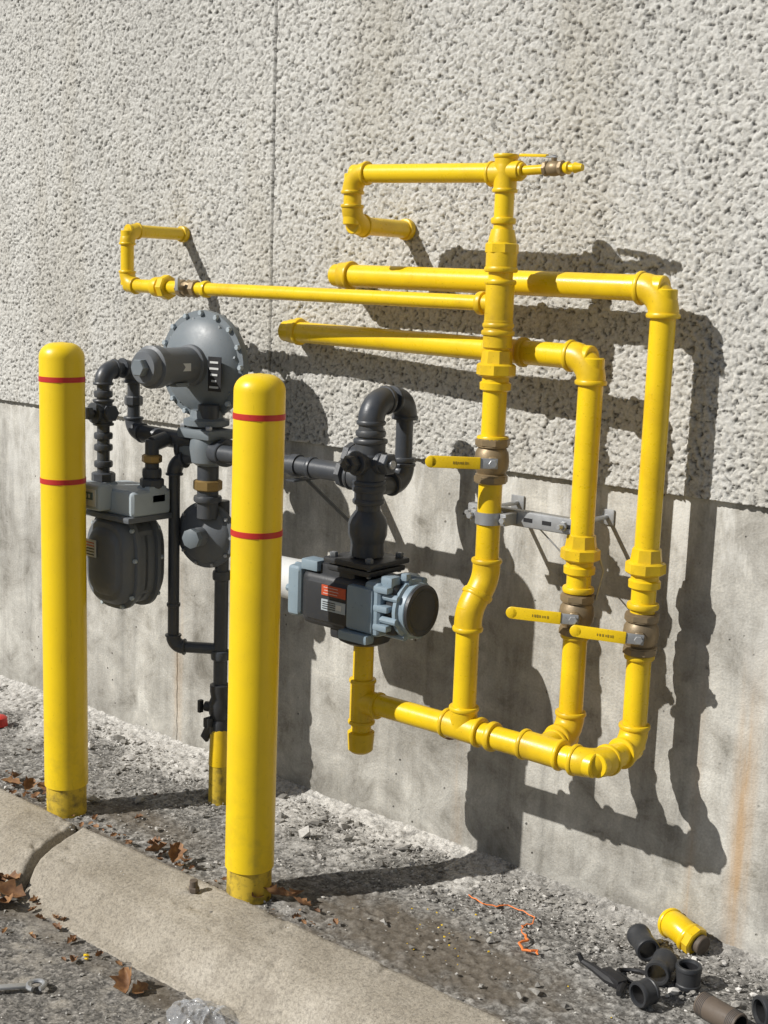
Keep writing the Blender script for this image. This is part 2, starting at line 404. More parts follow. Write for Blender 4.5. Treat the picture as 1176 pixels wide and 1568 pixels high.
kerbseg(-5.9,-2.992,.0,-.006,-.28,1); kerbseg(-2.966,-.1,0,.0,-.28,2); kerbseg(-.09,2.9,0,0,0,3); kerbseg(2.91,14,0,0,0,4); kerbseg(-20,-5.91,0,0,-.28,5)

def stones(name,items,mat):
    ico=bmesh.new(); bmesh.ops.create_icosphere(ico,subdivisions=1,radius=1); 
    tv=np.array([v.co[:] for v in ico.verts]); tf=np.array([[v.index for v in f.verts] for f in ico.faces]); ico.free()
    vs=[];fs=[];k=0
    for (x,y,z,s) in items:
        j=rng.normal(0,.24,tv.shape)+tv; j=j*np.array([s*random.uniform(.7,1.3),s*random.uniform(.6,1.1),s*random.uniform(.4,.75)])
        a=random.random()*6.28; c,sn=math.cos(a),math.sin(a)
        j=np.stack([j[:,0]*c-j[:,1]*sn,j[:,0]*sn+j[:,1]*c,j[:,2]],-1)+np.array([x,y,z+s*.3])
        vs.append(j); fs.append(tf+k); k+=len(tv)
    me=bpy.data.meshes.new(name); me.from_pydata(np.concatenate(vs).tolist(),[],np.concatenate(fs).tolist()); me.materials.append(mat)
    ob=bpy.data.objects.new(name,me); scene.collection.objects.link(ob)
it=[]
for i in range(8500):
    x=random.uniform(-4.6,-.8); 
    y=-min(.64,abs(random.gauss(0,.20))) if random.random()<.75 else random.uniform(-.64,-.01)
    if ((x+1.78)/.48)**2+((y+.50)/.18)**2<1 and random.random()<.70: continue
    s=.0018+.0026*random.random()**2
    if random.random()<.05: s=random.uniform(.005,.009)
    if random.random()<.008: s=random.uniform(.010,.016)
    it.append((x,y,.002,s))
for (x,y,s) in [(-2.46,-.245,.026),(-2.50,-.16,.02),(-2.60,-.20,.016),(-2.9,-.12,.014),(-3.3,-.2,.016),(-2.35,-.18,.02),(-2.42,-.12,.018),(-3.0,-.42,.018),(-2.72,-.45,.014),(-2.2,-.12,.016),(-3.4,-.35,.012)]: it.append((x,y,.004,s))
for i in range(420): it.append((random.uniform(-4.1,-1.4),random.gauss(-.68,.035),.006,.0015+.003*random.random()**2))
for i in range(900):
    it.append((random.uniform(-4.1,-1.6),random.uniform(-1.5,-.95),-.096,.0018+.0035*random.random()**3))
stones('loose_gravel',it,M['stone'])
it=[]
for i in range(26): it.append((random.gauss(-1.78,.16),random.gauss(-.42,.10),.003,random.uniform(.0012,.0034)))
stones('yellow_paint_chips',it,M['yellow'])

# ------------------------------------------------------------------ bollards
def bollard(x,y,lean,H,name='bollard'):
    e=empty(name); e.location=(x,y,0); e.rotation_euler=(0,lean,0)
    b=B('plastic_sleeve',['sleeve']); R=.0645
    pr=[(.085,R-.003),(.086,R),(H-.042,R)]
    for k in range(1,9):
        a=k/8*math.pi/2; pr.append((H-.042+.042*math.sin(a),R-.045*(1-math.cos(a))) if k<8 else (H,R-.048))
    pr.append((H+.002,.002))
    b.lathe((0,0,0),Z,pr,'sleeve',56); b.done(e)
    b=B('painted_steel_post',['bollpaint']); b.lathe((0,0,-.05),Z,[(0,.0595),(.02,.0595),(.150,.0590)],'bollpaint',40); b.done(e)
    b=B('red_bands',['red'])
    for z in (H-.103,H-.396): b.lathe((0,0,z),Z,[(-.0075,R-.001),(-.0075,R+.0012),(.0075,R+.0012),(.0075,R-.001)],'red',56,False)
    b.done(e); return e
b1=bollard(-3.111,-.607,math.radians(-.3),1.410); b2=bollard(-2.313,-.615,math.radians(.3),1.377)
# ------------------------------------------------------------------ yellow manifold
g=empty('gas_pipe_manifold')
R1=.0300; RS=.0238; RH=.0190
V1x,V1y=-1.851,-.255; MY=-.305; LX=-1.864
V2x,V2y=-1.624,-.184; V3x,V3y=-1.475,-.128
H2a=V((V2x,V2y,1.449)); H2b=V((-2.720,-.105,1.460))
b=B('yellow_pipes',['yellow'])
y='yellow'; yc='yellowcap'
b.cyl((V1x,V1y,1.69),(V1x,V1y,1.86),RS,y); b.cyl((V1x,V1y,1.20),(V1x,V1y,1.70),R1,y); b.cyl((V1x,V1y,.89),(V1x,V1y,1.16),R1,y)
b.cyl((LX,MY,.51),(LX,MY,.82),R1,y)
b.cyl((V1x,V1y,1.878),(-2.337,V1y,1.888),RS,y); b.cyl((-2.337,V1y,1.888),(-2.337,V1y,1.757),RS,y); b.cyl((-2.337,V1y,1.757),(-2.337,.01,1.757),RS,y)
b.cyl((V1x,V1y,1.880),(V1x+.16,V1y,1.884),.0115,y)
b.cyl((V1x,V1y,1.568),(-3.26,V1y,1.575),RH,y); b.cyl((-3.26,V1y,1.575),(-3.26,V1y,1.742),.0205,y); b.cyl((-3.26,V1y,1.742),(-3.26,.01,1.742),.0195,y)
b.cyl((-2.99,V1y,1.5735),(-3.26,V1y,1.575),.0205,y)
b.cyl(H2a,H2b,R1,y); b.cyl(H2b,(H2b.x,.01,H2b.z),R1,y)
b.cyl((V2x,V2y,.52),(V2x,V2y,.80),R1,y); b.cyl((V2x,V2y,.84),(V2x,V2y,1.45),R1,y)
b.cyl((V2x,V2y,.508),(V2x,MY,.506),R1,y)
b.cyl((V3x,V3y,1.617),(-2.507,V3y,1.626),R1*1.03,y); b.cyl((-2.507,V3y,1.626),(-2.507,.01,1.626),R1,y)
b.cyl((V3x,V3y,.50),(V3x,V3y,.77),R1,y); b.cyl((V3x,V3y,.81),(V3x,V3y,1.617),R1,y); b.cyl((V3x,V3y,.502),(V3x,MY,.502),R1,y)
b.cyl((-2.205,MY,.492),(V3x,MY,.502),R1,y)
b.cyl((-2.205,MY,.37),(-2.205,MY,.68),R1*.93,y)
b.done(g)
b=B('yellow_fittings',['yellowcap'])
b.tee((V1x,V1y,1.876),Z,-X,RS,yc,L=.040); b.bead((V1x+.042,V1y,1.881),X,.020,.02,yc); b.cyl((V1x,V1y,1.881),(V1x+.045,V1y,1.881),.024,yc)
b.lathe((V1x,V1y,1.876),Z,[(0,.028),(.020,.028),(.034,.024),(.044,.015),(.046,.002)],yc,24)
b.elbow((-2.337,V1y,1.888),-X,-Z,RS,yc); b.elbow((-2.337,V1y,1.757),-Z,Y,RS,yc)
b.bead((-2.337,-.028,1.757),Y,RS*1.25,.02,yc)
b.bead((V1x,V1y,1.765),Z,RS*1.28,.016,yc)
b.hexn((V1x,V1y,1.70),Z,.041,.028,yc,8); b.lathe((V1x,V1y,1.70),Z,[(-.05,.038),(-.01,.038),(.02,.034),(.045,.028)],yc)
b.bead((V1x,V1y,1.650),Z,.041,.014,yc)
b.tee((V1x,V1y,1.568),Z,-X,R1,yc,L=.052,rbr=RH); b.bead((V1x-.052,V1y,1.568),X,.029,.018,yc)
b.bead((V1x,V1y,1.498),Z,.041,.014,yc); b.cyl((V1x,V1y,1.46),(V1x,V1y,1.53),.036,yc)
def union(x,y_,z,r=R1):
    b.lathe((x,y_,z),Z,[(-.050,r*1.05),(-.046,r*1.28),(-.030,r*1.30),(-.026,r*1.12),(-.012,r*1.12)],yc,24)
    b.hexn((x,y_,z+.002),Z,r*1.62,.032,yc,8,V((math.cos(.5),math.sin(.5),0)))
    b.lathe((x,y_,z),Z,[(.016,r*1.35),(.034,r*1.25),(.048,r*1.2),(.052,r*1.02)],yc,8)
union(V1x,V1y,1.406); union(V2x,V2y,.972); union(V3x,V3y,.954)
b.bead((V1x,V1y,1.238),Z,.040,.016,yc)
dd=(V((LX,MY,.80))-V((V1x,V1y,.885))).normalized()
b.elbow((V1x,V1y,.885),-Z,dd,R1,yc,L=.045); b.elbow((LX,MY,.805),dd,-Z,R1,yc,L=.045)
b.tee((LX,MY,.500),X,Z,R1,yc,L=.052)
b.elbow(H2a+V((0,0,.002)),X,-Z,R1,yc); b.elbow(H2b,-X,Y,R1,yc)
b.elbow((V3x,V3y,1.617),X,-Z,R1*1.03,yc); b.elbow((-2.507,V3y,1.626),-X,Y,R1*1.03,yc)
b.bead((V1x-.085,V3y,1.621),X,R1*1.3,.016,yc); b.bead(H2a.lerp(H2b,.19),X,R1*1.25,.016,yc); b.bead(H2a.lerp(H2b,.285),X,R1*1.25,.016,yc)
b.tee((V2x,MY,.504),X,Y,R1,yc,L=.052)
b.elbow((V2x,V2y,.512),Y,Z,R1,yc,L=.056)
b.elbow((V3x,MY,.502),X,Y,R1,yc,L=.056); b.elbow((V3x,V3y,.502),Y,Z,R1,yc,L=.056)
b.bead((-1.772,MY,.499),X,R1*1.28,.018,yc)
b.bead((V2x,V2y,.885),Z,.039,.016,yc);b.bead((V3x,V3y,.862),Z,.039,.016,yc);b.bead((V2x,V2y,.768),Z,.037,.014,yc);b.bead((V3x,V3y,.735),Z,.037,.014,yc)
b.tee((-2.205,MY,.490),Z,X,R1*.95,yc,L=.058)
b.lathe((-2.205,MY,.345),Z,[(0,.004),(.001,.026),(.008,.034),(.05,.037),(.058,.037),(.062,.030)],yc)
b.elbow((-3.26,V1y,1.575),-X,Z,.0205,yc); b.elbow((-3.26,V1y,1.742),Z,Y,.0200,yc)
b.hexn((-3.075,V1y,1.574),X,.037,.030,yc,8); b.bead((-3.115,V1y,1.574),X,.030,.03,yc)
b.bead((-3.26,-.03,1.742),Y,.026,.02,yc)
b.done(g)
# ------------------------------------------------------------------ ball valves
def valve(C,axis,lever,stem,r,L,name='ball_valve',hl=.15,body='bronze',text=True):
    e=empty(name); C=V(C);axis=V(axis).normalized();lever=V(lever).normalized();stem=V(stem).normalized()
    b=B('valve_body',[body])
    b.lathe(C,axis,[(-L/2,r*1.1),(-L/2+.002,r*1.30),(-L*.30,r*1.32),(-L*.28,r*1.15),(-L*.18,r*1.38),(0,r*1.46),(L*.18,r*1.38),(L*.28,r*1.15),(L*.30,r*1.34),(L/2-.002,r*1.34),(L/2,r*1.1)],body,24)
    b.hexn(C+axis*L*.40,axis,r*1.46,L*.17,body,8); b.hexn(C-axis*L*.40,axis,r*1.42,L*.17,body,8)
    b.cyl(C,C+stem*r*2.0,r*.5,body,16); b.hexn(C+stem*r*1.75,stem,r*.55,r*.3,body); b.cyl(C+stem*r*2.0,C+stem*r*2.4,r*.22,'steel',12); b.hexn(C+stem*r*2.36,stem,r*.36,r*.22,'steel')
    b.done(e)
    b=B('valve_handle',['yellow']); s=stem; w=r*1.0
    lev=(lever-stem*lever.dot(stem)).normalized(); side=s.cross(lev)
    Rm=Matrix((lev,side,s)).transposed()
    P=C+stem*r*2.1
    b.box(P+lev*hl*.10,(hl*.36,w*.85,.004),'steel',.0015,Rm)
    b.box(P+lev*(hl*.60)+s*.002,(hl*.80,w,.007),'yellow',.003,Rm)
    if text:
        x0=.40
        for k in range(7):
            wd=random.uniform(.012,.026); b.box(P+lev*(hl*(x0+wd/2))+s*.0060,(hl*wd,w*random.uniform(.16,.24),.001),'print',0,Rm); x0+=wd+random.uniform(.014,.03)
    b.lathe(P+lev*hl+s*.002,s,[(-.0035,w*.42),(-.002,w*.5),(.002,w*.5),(.0035,w*.42)],'yellow',16)
    b.done(e); return e
valve((V1x,V1y,1.184),Z,(-.8,-.62,0),(.62,-.8,0),R1,.115)
valve((V2x,V2y,.823),Z,(-.88,-.40,.02),(.40,-.88,0),R1,.105)
valve((V3x,V3y,.793),Z,(-.88,-.40,.04),(.40,-.88,0),R1,.105)
valve((-1.715,V1y,1.884),X,(-.95,.05,.10),(.05,-.15,1),.0125,.055,hl=.095,text=False)
b=B('hose_nozzle',['yellow']); b.lathe((-1.688,V1y,1.884),X,[(0,.011),(.010,.015),(.014,.015),(.016,.010),(.026,.010),(.030,.013),(.040,.010),(.050,.008)],'yellow',16); b.done(g)
e=empty('header_shutoff_valve'); b=B('body',['steel'])
b.lathe((-2.975,V1y,1.573),X,[(-.04,.022),(-.038,.026),(-.02,.026),(-.016,.022),(0,.027),(.016,.022),(.02,.026),(.038,.026),(.04,.022)],'bronze',8)
b.cyl((-2.975,V1y,1.573),(-2.975,V1y-.045,1.573),.009,'bronze',12); b.box((-2.975,V1y-.045,1.585),(.013,.010,.038),'steel',.002)
b.bead((-2.90,V1y,1.573),X,.025,.02,'yellow'); b.done(e)

# ------------------------------------------------------------------ strut bracket
e=empty('pipe_support_bracket'); b=B('strut',['steel'])
sy=V1y+.048
b.box((-1.795,sy,1.040),(.31,.004,.036),'steel',.001); b.box((-1.795,sy+.012,1.0585),(.31,.024,.003),'steel',.001); b.box((-1.795,sy+.012,1.0215),(.31,.024,.003),'steel',.001)
for k in range(6): b.box((-1.93+k*.055,sy-.0025,1.04),(.026,.001,.010),'black',0)
b.lathe((V1x,V1y,1.040),Z,[(-.015,.031),(-.015,.0345),(.015,.0345),(.015,.031)],'steel',28,False)
b.box((V1x-.045,V1y+.02,1.04),(.018,.05,.030),'steel',.002); b.box((V1x+.045,V1y+.02,1.04),(.018,.05,.030),'steel',.002)
b.hexn((V1x+.05,V1y-.012,1.04),Y,.009,.012,'steel'); b.hexn((V1x-.05,V1y-.012,1.04),Y,.009,.012,'steel')
for x in (-1.935,-1.66):
    b.cyl((x,sy-.03,1.040),(x,0,1.040),.006,'steel',10); b.hexn((x,sy-.006,1.04),Y,.012,.01,'steel'); b.box((x,-.003,1.04),(.04,.006,.04),'steel',.001)
b.sweep([V((-1.665,sy,1.05)),V((-1.63,sy+.02,1.07)),V((-1.60,sy+.05,1.0)),V((-1.585,sy+.07,.93)),V((-1.59,sy+.05,.86))],.003,'steel',6)
b.sweep([V((-1.80,sy+.02,1.06)),V((-1.70,sy+.03,.98)),V((-1.60,sy+.06,.88))],.002,'steel',6)
b.done(e)

# ------------------------------------------------------------------ rotary gas meter with dark pipework
e=empty('rotary_gas_meter'); mx=-2.205; my=MY
b=B('dark_pipework',['iron']); i='iron'
b.cyl((mx,my,.88),(mx,my,1.27),.033,i)
b.lathe((mx,my,.895),Z,[(0,.046),(.03,.044),(.04,.046),(.055,.052),(.085,.053),(.10,.048),(.115,.038),(.12,.034)],i)
b.bead((mx,my,1.075),Z,.045,.02,i); b.bead((mx,my,1.04),Z,.041,.018,i)
b.tee((mx,my,1.145),Z,-Y,.033,i,L=.055,rbr=.024,k=1.22,kb=1.38); b.tee((mx,my,1.10),Z,-X,.033,i,L=.06,rbr=.029)
b.hexn((mx,my-.075,1.145),Y,.024,.03,i); b.hexn((mx,my-.095,1.145),Y,.014,.02,i,4)
b.cyl((mx,my,1.145),(mx+.05,my,1.145),.030,i); b.hexn((mx+.060,my,1.145),X,.030,.025,i); b.cyl((mx+.06,my,1.145),(mx+.080,my,1.145),.012,'steel',12)
b.cyl((mx,my,1.145),(mx-.055,my,1.15),.036,i); b.hexn((mx-.06,my,1.15),X,.040,.025,i,8)
b.bead((mx,my,1.22),Z,.040,.018,i)
wy=-.165
b.sweep(b.path([(mx,my,1.2),(mx,my,1.308),(mx,wy,1.308),(mx,wy,1.075),(mx,my,1.075)],.045,10),.0235,i)
b.elbow((mx,my,1.304),Z,Y,.030,i,L=.056); b.elbow((mx,wy,1.306),Y,-Z,.028,i,L=.052); b.elbow((mx,wy,1.078),-Z,-Y,.026,i,L=.048)
b.bead((mx,wy,1.14),Z,.031,.014,i)
b.cyl((-2.78,my,1.105),(mx,my,1.105),.0265,i); b.hexn((mx-.085,my,1.105),X,.040,.022,i,8)
b.bead((-2.41,my,1.105),X,.031,.016,i)
b.done(e)
b=B('meter_body',['rotor','blue'])
zc=.768; md='rotor'
b.box((mx,my,.882),(.165,.165,.016),md,.006); b.box((mx,my,.862),(.15,.15,.016),md,.006)
for sx in (-1,1):
    for s2 in (-1,1):
        b.hexn((mx+sx*.062,my+s2*.062,.896),Z,.011,.013,'meterdark'); b.cyl((mx+sx*.062,my+s2*.062,.85),(mx+sx*.062,my+s2*.062,.903),.006,'steel',10)
b.box((mx-.045,my,zc),(.235,.170,.150),md,.030,None,4)
b.box((mx-.045,my,zc),(.200,.186,.120),md,.022,None,3)
b.box((mx-.045,my,zc+.05),(.13,.14,.10),md,.012); b.box((mx,my,zc-.075),(.13,.14,.05),md,.012)
b.lathe((mx,my,.655),Z,[(0,.05),(.01,.07),(.03,.07),(.04,.05)],md)
b.box((mx+.095,my,zc+.01),(.055,.180,.145),'blue',.016,None,3)
b.box((mx+.06,my-.082,zc+.005),(.09,.030,.120),'blue',.010); b.box((mx+.050,my-.093,zc-.070),(.10,.035,.026),'blue',.008)
b.box((mx+.14,my,zc+.012),(.035,.14,.135),md,.014,None,3)
for zz in (-.045,.005,.055):
    b.box((mx+.125,my-.078,zc+.012+zz),(.050,.028,.018),'blue',.006)
b.box((mx+.13,my-.055,zc+.085),(.04,.04,.03),'blue',.008); b.box((mx+.16,my-.03,zc+.098),(.02,.02,.02),'blue',.005)
for a in range(8):
    th=a*math.pi/4+.3; b.cyl((mx+.10,my+.078*math.cos(th),zc+.01+.078*math.sin(th)),(mx+.172,my+.078*math.cos(th),zc+.01+.078*math.sin(th)),.010,'blue',10)
b.lathe((mx+.15,my,zc+.01),X,[(0,.066),(.006,.078),(.018,.080),(.022,.072),(.036,.071),(.040,.066)],'blue',36)
b.lathe((mx+.186,my,zc+.01),X,[(0,.069),(.010,.068),(.014,.060),(.010,.052),(.014,.030),(.016,.002)],md,36)
b.box((mx-.185,my,zc+.01),(.050,.175,.140),'blue',.016,None,3)
for a in range(6):
    th=a*math.pi/3; b.cyl((mx-.225,my+.066*math.cos(th),zc+.01+.066*math.sin(th)),(mx-.17,my+.066*math.cos(th),zc+.01+.066*math.sin(th)),.010,'blue',10)
b.box((mx-.13,my-.06,zc+.09),(.06,.05,.03),'blue',.006)
b.done(e)
b=B('counter_housing',['white']); b.lathe((mx-.36,my,zc+.015),X,[(0,.03),(.004,.056),(.10,.058),(.115,.060),(.14,.060),(.15,.048)],'white',32); b.done(e)
b=B('labels',['redlabel','label'])
yy=my-.0945
b.box((mx-.030,yy,zc+.035),(.085,.002,.028),'redlabel',0); b.box((mx-.03,yy,zc-.005),(.085,.002,.030),'meter',0)
for k in range(3): b.box((mx-.040+random.uniform(-.006,.006),yy-.0013,zc+.043-k*.008),(.05,.0006,.0012),'label',0)
for k in range(4): b.box((mx-.045,yy-.0015,zc+.004-k*.006),(.045,.001,.002),'black',0)
b.box((mx-.010,yy-.0015,zc-.005),(.02,.001,.014),'label',0)
b.done(e)
# ------------------------------------------------------------------ regulator assembly
e=empty('gas_regulator'); rx,ry=-2.85,-.285
b=B('regulator_diaphragm_case',['reg']); dc=V((-2.910,-.250,1.352)); dirY=V((.12,-1,0)).normalized()
b.lathe(dc,dirY,[(-.055,.03),(-.05,.09),(-.03,.128),(-.014,.142),(-.012,.159),(-.001,.161),(.001,.161),(.012,.159),(.014,.142),(.030,.130),(.046,.095),(.056,.062),(.058,.055)],'reg',56)
b.bolts(dc+dirY*.012,dirY,.152,16,.0085,.012,'meter'); b.bolts(dc-dirY*.022,dirY,.152,16,.0085,.010,'reg')
for k in range(8):
    a=k*math.pi/4+.2; u=V((1,.12,0)).normalized()*math.cos(a)+Z*math.sin(a)
    b.cyl(dc+dirY*.040+u*.06,dc+dirY*.016+u*.138,.008,'reg',8)
b.done(e)
b=B('spring_housing',['reg'])
b.lathe(dc,dirY,[(.04,.062),(.07,.060),(.075,.054),(.20,.053),(.203,.061),(.232,.061),(.236,.052),(.25,.052),(.262,.044),(.263,.030)],'meterdark',36)
b.hexn(dc+dirY*.27,dirY,.026,.03,'reg',6)
b.box(dc+dirY*.13+V((.02,-.0,-.052)),(.035,.05,.012),'reg',.004)
b.done(e)
b=B('label_plates',['black'])
Rm=Matrix((V((1,.12,0)).normalized(),-dirY,Z)).transposed()
b.box(dc+V((.100,-.050,-.02)),(.048,.003,.10),'black',0,Rm)
for k in range(5): b.box(dc+V((.100,-.053,.014-k*.018)),(random.uniform(.018,.036),.001,.006),'label',0,Rm)
b.box(dc+dirY*.13+V((.053,0,0)),(.003,.03,.022),'label',0)
b.done(e)
b=B('regulator_body',['iron','reg'])
b.cyl((rx,ry,.90),(rx,ry,1.24),.032,i)
b.lathe((rx-.02,ry+.01,1.172),Z,[(0,.05),(.006,.068),(.022,.068),(.028,.05),(.05,.045)],'reg',28)
b.box((rx-.01,ry,1.155),(.14,.11,.030),'reg',.010)
for sx in (-1,1): b.hexn((rx-.01+sx*.055,ry-.04,1.175),Z,.010,.012,'steel')
b.lathe((rx,ry,1.06),Z,[(0,.035),(.01,.05),(.05,.056),(.08,.052),(.10,.045)],'reg',28)
b.lathe((rx,ry,.985),Z,[(0,.038),(.004,.043),(.028,.043),(.032,.038)],'brass',8)
b.bead((rx,ry,.960),Z,.042,.02,i)
b.cyl((rx-.10,ry,1.10),(rx,ry,1.10),.034,'reg'); b.bead((rx-.10,ry,1.10),X,.042,.02,i); b.bead((rx+.075,ry,1.105),X,.042,.025,i); b.cyl((rx,ry,1.105),(rx+.09,my,1.105),.033,i)
b.done(e)
b=B('lower_regulator',['reg']); lc=V((-2.875,-.262,.845)); dY=V((.25,-1,0)).normalized()
b.lathe(lc,dY,[(-.045,.03),(-.03,.07),(-.006,.085),(-.004,.100),(.004,.102),(.012,.100),(.014,.086),(.024,.078),(.034,.045),(.04,.030),(.075,.026),(.080,.020)],'meterdark',44)
b.bolts(lc+dY*.012,dY,.093,10,.006,.008,'steel')
b.lathe(lc+dY*.02,dY,[(.04,.024),(.05,.030),(.07,.030),(.074,.02)],'reg',8)
b.done(e)
b=B('riser_and_bypass',['iron'])
ux,uy=-2.842,-.232
b.cyl((ux,uy,.26),(ux,uy,.95),.0215,i); b.bead((ux,uy,.47),Z,.030,.03,i); b.bead((ux,uy,.72),Z,.028,.03,i)
px_,py_=-2.965,-.315
b.sweep(b.path([(rx,ry,1.095),(px_,py_,1.060),(px_,py_,.488),(ux,uy,.488)],.03,8),.0175,i)
b.elbow((px_,py_,1.060),V((px_-rx,py_-ry,-.035)),-Z,.0185,i,k=1.25,kb=1.45); b.elbow((px_,py_,.488),-Z,V((ux-px_,uy-py_,0)),.0175,i,k=1.25,kb=1.45)
b.bead((px_,py_,.62),Z,.021,.012,i)
b.lathe((ux,uy,.285),Z,[(-.07,.022),(-.065,.032),(-.03,.032),(-.02,.026),(.0,.034),(.03,.036),(.05,.028),(.07,.032),(.09,.032),(.095,.022)],'rotor',12)
b.cyl((ux-.045,uy-.02,.30),(ux+.045,uy+.02,.30),.016,'rotor',12); b.box((ux-.055,uy-.03,.30),(.012,.016,.04),'rotor',.002)
b.box((ux-.01,uy-.035,.26),(.022,.03,.03),'rotor',.003); b.box((ux-.035,uy-.02,.215),(.03,.012,.05),'rotor',.003,Matrix.Rotation(.5,3,'Y'))
b.done(e)
b=B('yellow_service_riser',['yellowcap']); b.lathe((ux+.004,uy-.003,-.05),Z,[(0,.033),(.16,.032),(.24,.027),(.27,.024)],'bollpaint',24); b.lathe((ux+.004,uy-.003,.12),Z,[(0,.0335),(.11,.029),(.12,.024)],'yellowcap',24); b.done(e)
b=B('meter_loop',['iron']); ax,ay=-3.137,-.33; by=-.445
b.sweep(b.path([(rx-.05,ay+.03,1.125),(ax,ay,1.135),(ax,ay,1.330),(ax,by,1.330),(ax,by,.98)],.04,10),.019,i)
b.cyl((rx-.08,ay+.035,1.124),(ax+.04,ay,1.134),.027,i)
b.elbow((ax,ay,1.135),-X,Z,.021,i,k=1.25,kb=1.45); b.elbow((ax,ay,1.330),Z,-Y,.021,i,k=1.25,kb=1.45); b.elbow((ax,by,1.328),-Y,-Z,.021,i,k=1.25,kb=1.45)
b.tee((ax,by,1.20),Z,-Y,.021,i,L=.035,k=1.3,kb=1.5); b.hexn((ax,by-.055,1.20),Y,.02,.02,i); b.hexn((ax-.03,by,1.20),X,.022,.02,i); b.hexn((ax+.035,by,1.20),X,.026,.02,i)
for z in (1.255,1.13,1.095,1.045): b.bead((ax,by,z),Z,.028,.02,i)
b.hexn((ax,by,1.005),Z,.036,.03,i,8); b.hexn((ax,ay,1.23),Z,.028,.03,i,8)
ox,oy=-2.985,-.385
b.cyl((ox,oy,.98),(ox,oy,1.13),.021,i); b.bead((ox,oy,1.03),Z,.029,.03,i); b.lathe((ox,oy,1.060),Z,[(0,.024),(.004,.030),(.022,.030),(.026,.024)],'brass',8); b.cyl((ox,oy,1.115),(ox,ay,1.128),.023,i); b.hexn((ox,oy,1.0),Z,.036,.03,i,8)
b.done(e)
# ------------------------------------------------------------------ diaphragm gas meter
e=empty('gas_meter'); 
b=B('meter_case',['meter','meterdark'])
cx,cy=-3.07,-.425
b.box((cx+.01,cy+.015,.945),(.215,.150,.080),'meter',.018,None,3)
b.box((ox,oy,.965),(.065,.07,.06),'meter',.012,None,2); b.box((ax+.005,by,.965),(.06,.06,.06),'meter',.012,None,2)
b.box((cx+.005,cy+.01,.900),(.225,.17,.018),'meterdark',.006)
for s_,yy in ((-1,cy-.035),(1,cy+.055)):
    n=40
    def prof_(k,sc):
        a=2*math.pi*k/n; c,s2=math.cos(a),math.sin(a)
        return (.100*sc*math.copysign(abs(c)**.70,c), .122*sc*math.copysign(abs(s2)**.70,s2)-(.025 if s2<0 else 0))
    mi=b.mi('meterdark'); rs=[]
    for (dy,sc) in ((.05,1.0),(.014,1.0),(.012,1.11),(0,1.11),(-.002,1.0),(-.022,.96),(-.034,.86),(-.036,.74),(-.046,.66),(-.050,.50),(-.051,.1)):
        rs.append([b.bm.verts.new((cx+prof_(k,sc)[0],yy+(dy if s_<0 else -dy),.775+prof_(k,sc)[1])) for k in range(n)])
    for a_,b_ in zip(rs,rs[1:]):
        for k in range(n):
            f=b.bm.faces.new((a_[k],a_[(k+1)%n],b_[(k+1)%n],b_[k])); f.material_index=mi
    b.bm.faces.new(rs[-1]).material_index=mi
    for k in range(0,n,4):
        p=prof_(k,1.055); b.hexn((cx+p[0],yy-(.005 if s_<0 else -.005),.775+p[1]),Y,.007,.010,'meter')
b.box((cx,cy+.01,.765),(.185,.10,.215),'meterdark',.03,None,3)
b.done(e)
b=B('index_box',['meter','glass']); 
b.box((cx-.040,cy-.080,.958),(.125,.055,.078),'meter',.012,None,3); b.box((cx-.040,cy-.1085,.958),(.098,.003,.050),'white',.001); b.box((cx-.040,cy-.111,.963),(.075,.002,.022),'glass',0)
for k in range(4): b.box((cx-.065+k*.016,cy-.1125,.963),(.008,.001,.012),'label',0)
b.box((cx-.045,cy-.0895,.80),(.060,.003,.052),'label',0)
for k in range(5): b.box((cx-.045,cy-.0918,.817-k*.009),(.046,.001,.003),'redlabel' if k<2 else 'black',0)
b.done(e)
e=empty('wall_bracket'); b=B('bracket_arm',['iron'])
bx=-2.47
b.box((bx,-.165,1.064),(.032,.33,.005),'iron',.001); b.box((bx,-.004,.97),(.032,.008,.24),'iron',.001)
b.cyl((bx,-.01,.87),(bx,-.26,1.06),.006,'iron',8)
b.lathe((bx,my,1.105),X,[(-.012,.027),(-.012,.031),(.012,.031),(.012,.027)],'iron',24,False)
b.done(e)

# ------------------------------------------------------------------ loose fittings on the ground
def rotz(a): return V((math.cos(a),math.sin(a),0))
def nipple(x,y_,a,L,r,mat,name,tilt=0):
    d=(rotz(a)+Z*tilt).normalized(); c=V((x,y_,r+.002+abs(tilt)*L*.5)); b=B(name,[mat])
    b.lathe(c-d*L/2,d,[(0,r*.80),(0,r*.95),(L*.03,r),(L*.97,r),(L,r*.95),(L,r*.80)],mat,24,False)
    b.lathe(c-d*L/2,d,[(0,r*.80),(L,r*.80)],'black',24,False)
    for s_ in (-1,1):
        for k in range(5): b.lathe(c+d*s_*(L*.5-.006-.004*k),d,[(-.0012,r*.98),(0,r*1.03),(.0012,r*.98)],'iron',24,False)
    b.lathe(c,d,[(-.001,0.0005),(0,r*.79)],'black',24,False)
    return b.done()
def coupling(x,y_,a,L,r,mat,name='pipe_coupling',up=False,z=0):
    d=Z if up else rotz(a); c=V((x,y_,(L/2 if up else r)+.002+z)); b=B(name,[mat])
    b.lathe(c-d*L/2,d,[(.006,r*.72),(0,r*.78),(0,r*.97),(.004,r*1.04),(L*.18,r*1.04),(L*.22,r*.97),(L*.78,r*.97),(L*.82,r*1.04),(L-.004,r*1.04),(L,r*.97),(L,r*.78),(L-.006,r*.72)],mat,28,False)
    b.lathe(c-d*L/2,d,[(.006,r*.72),(L-.006,r*.72)],'black',28,False)
    return b.done()
coupling(-1.390,-.165,-.75,.085,.029,'rotor')
coupling(-1.300,-.240,-1.35,.080,.029,'rotor')
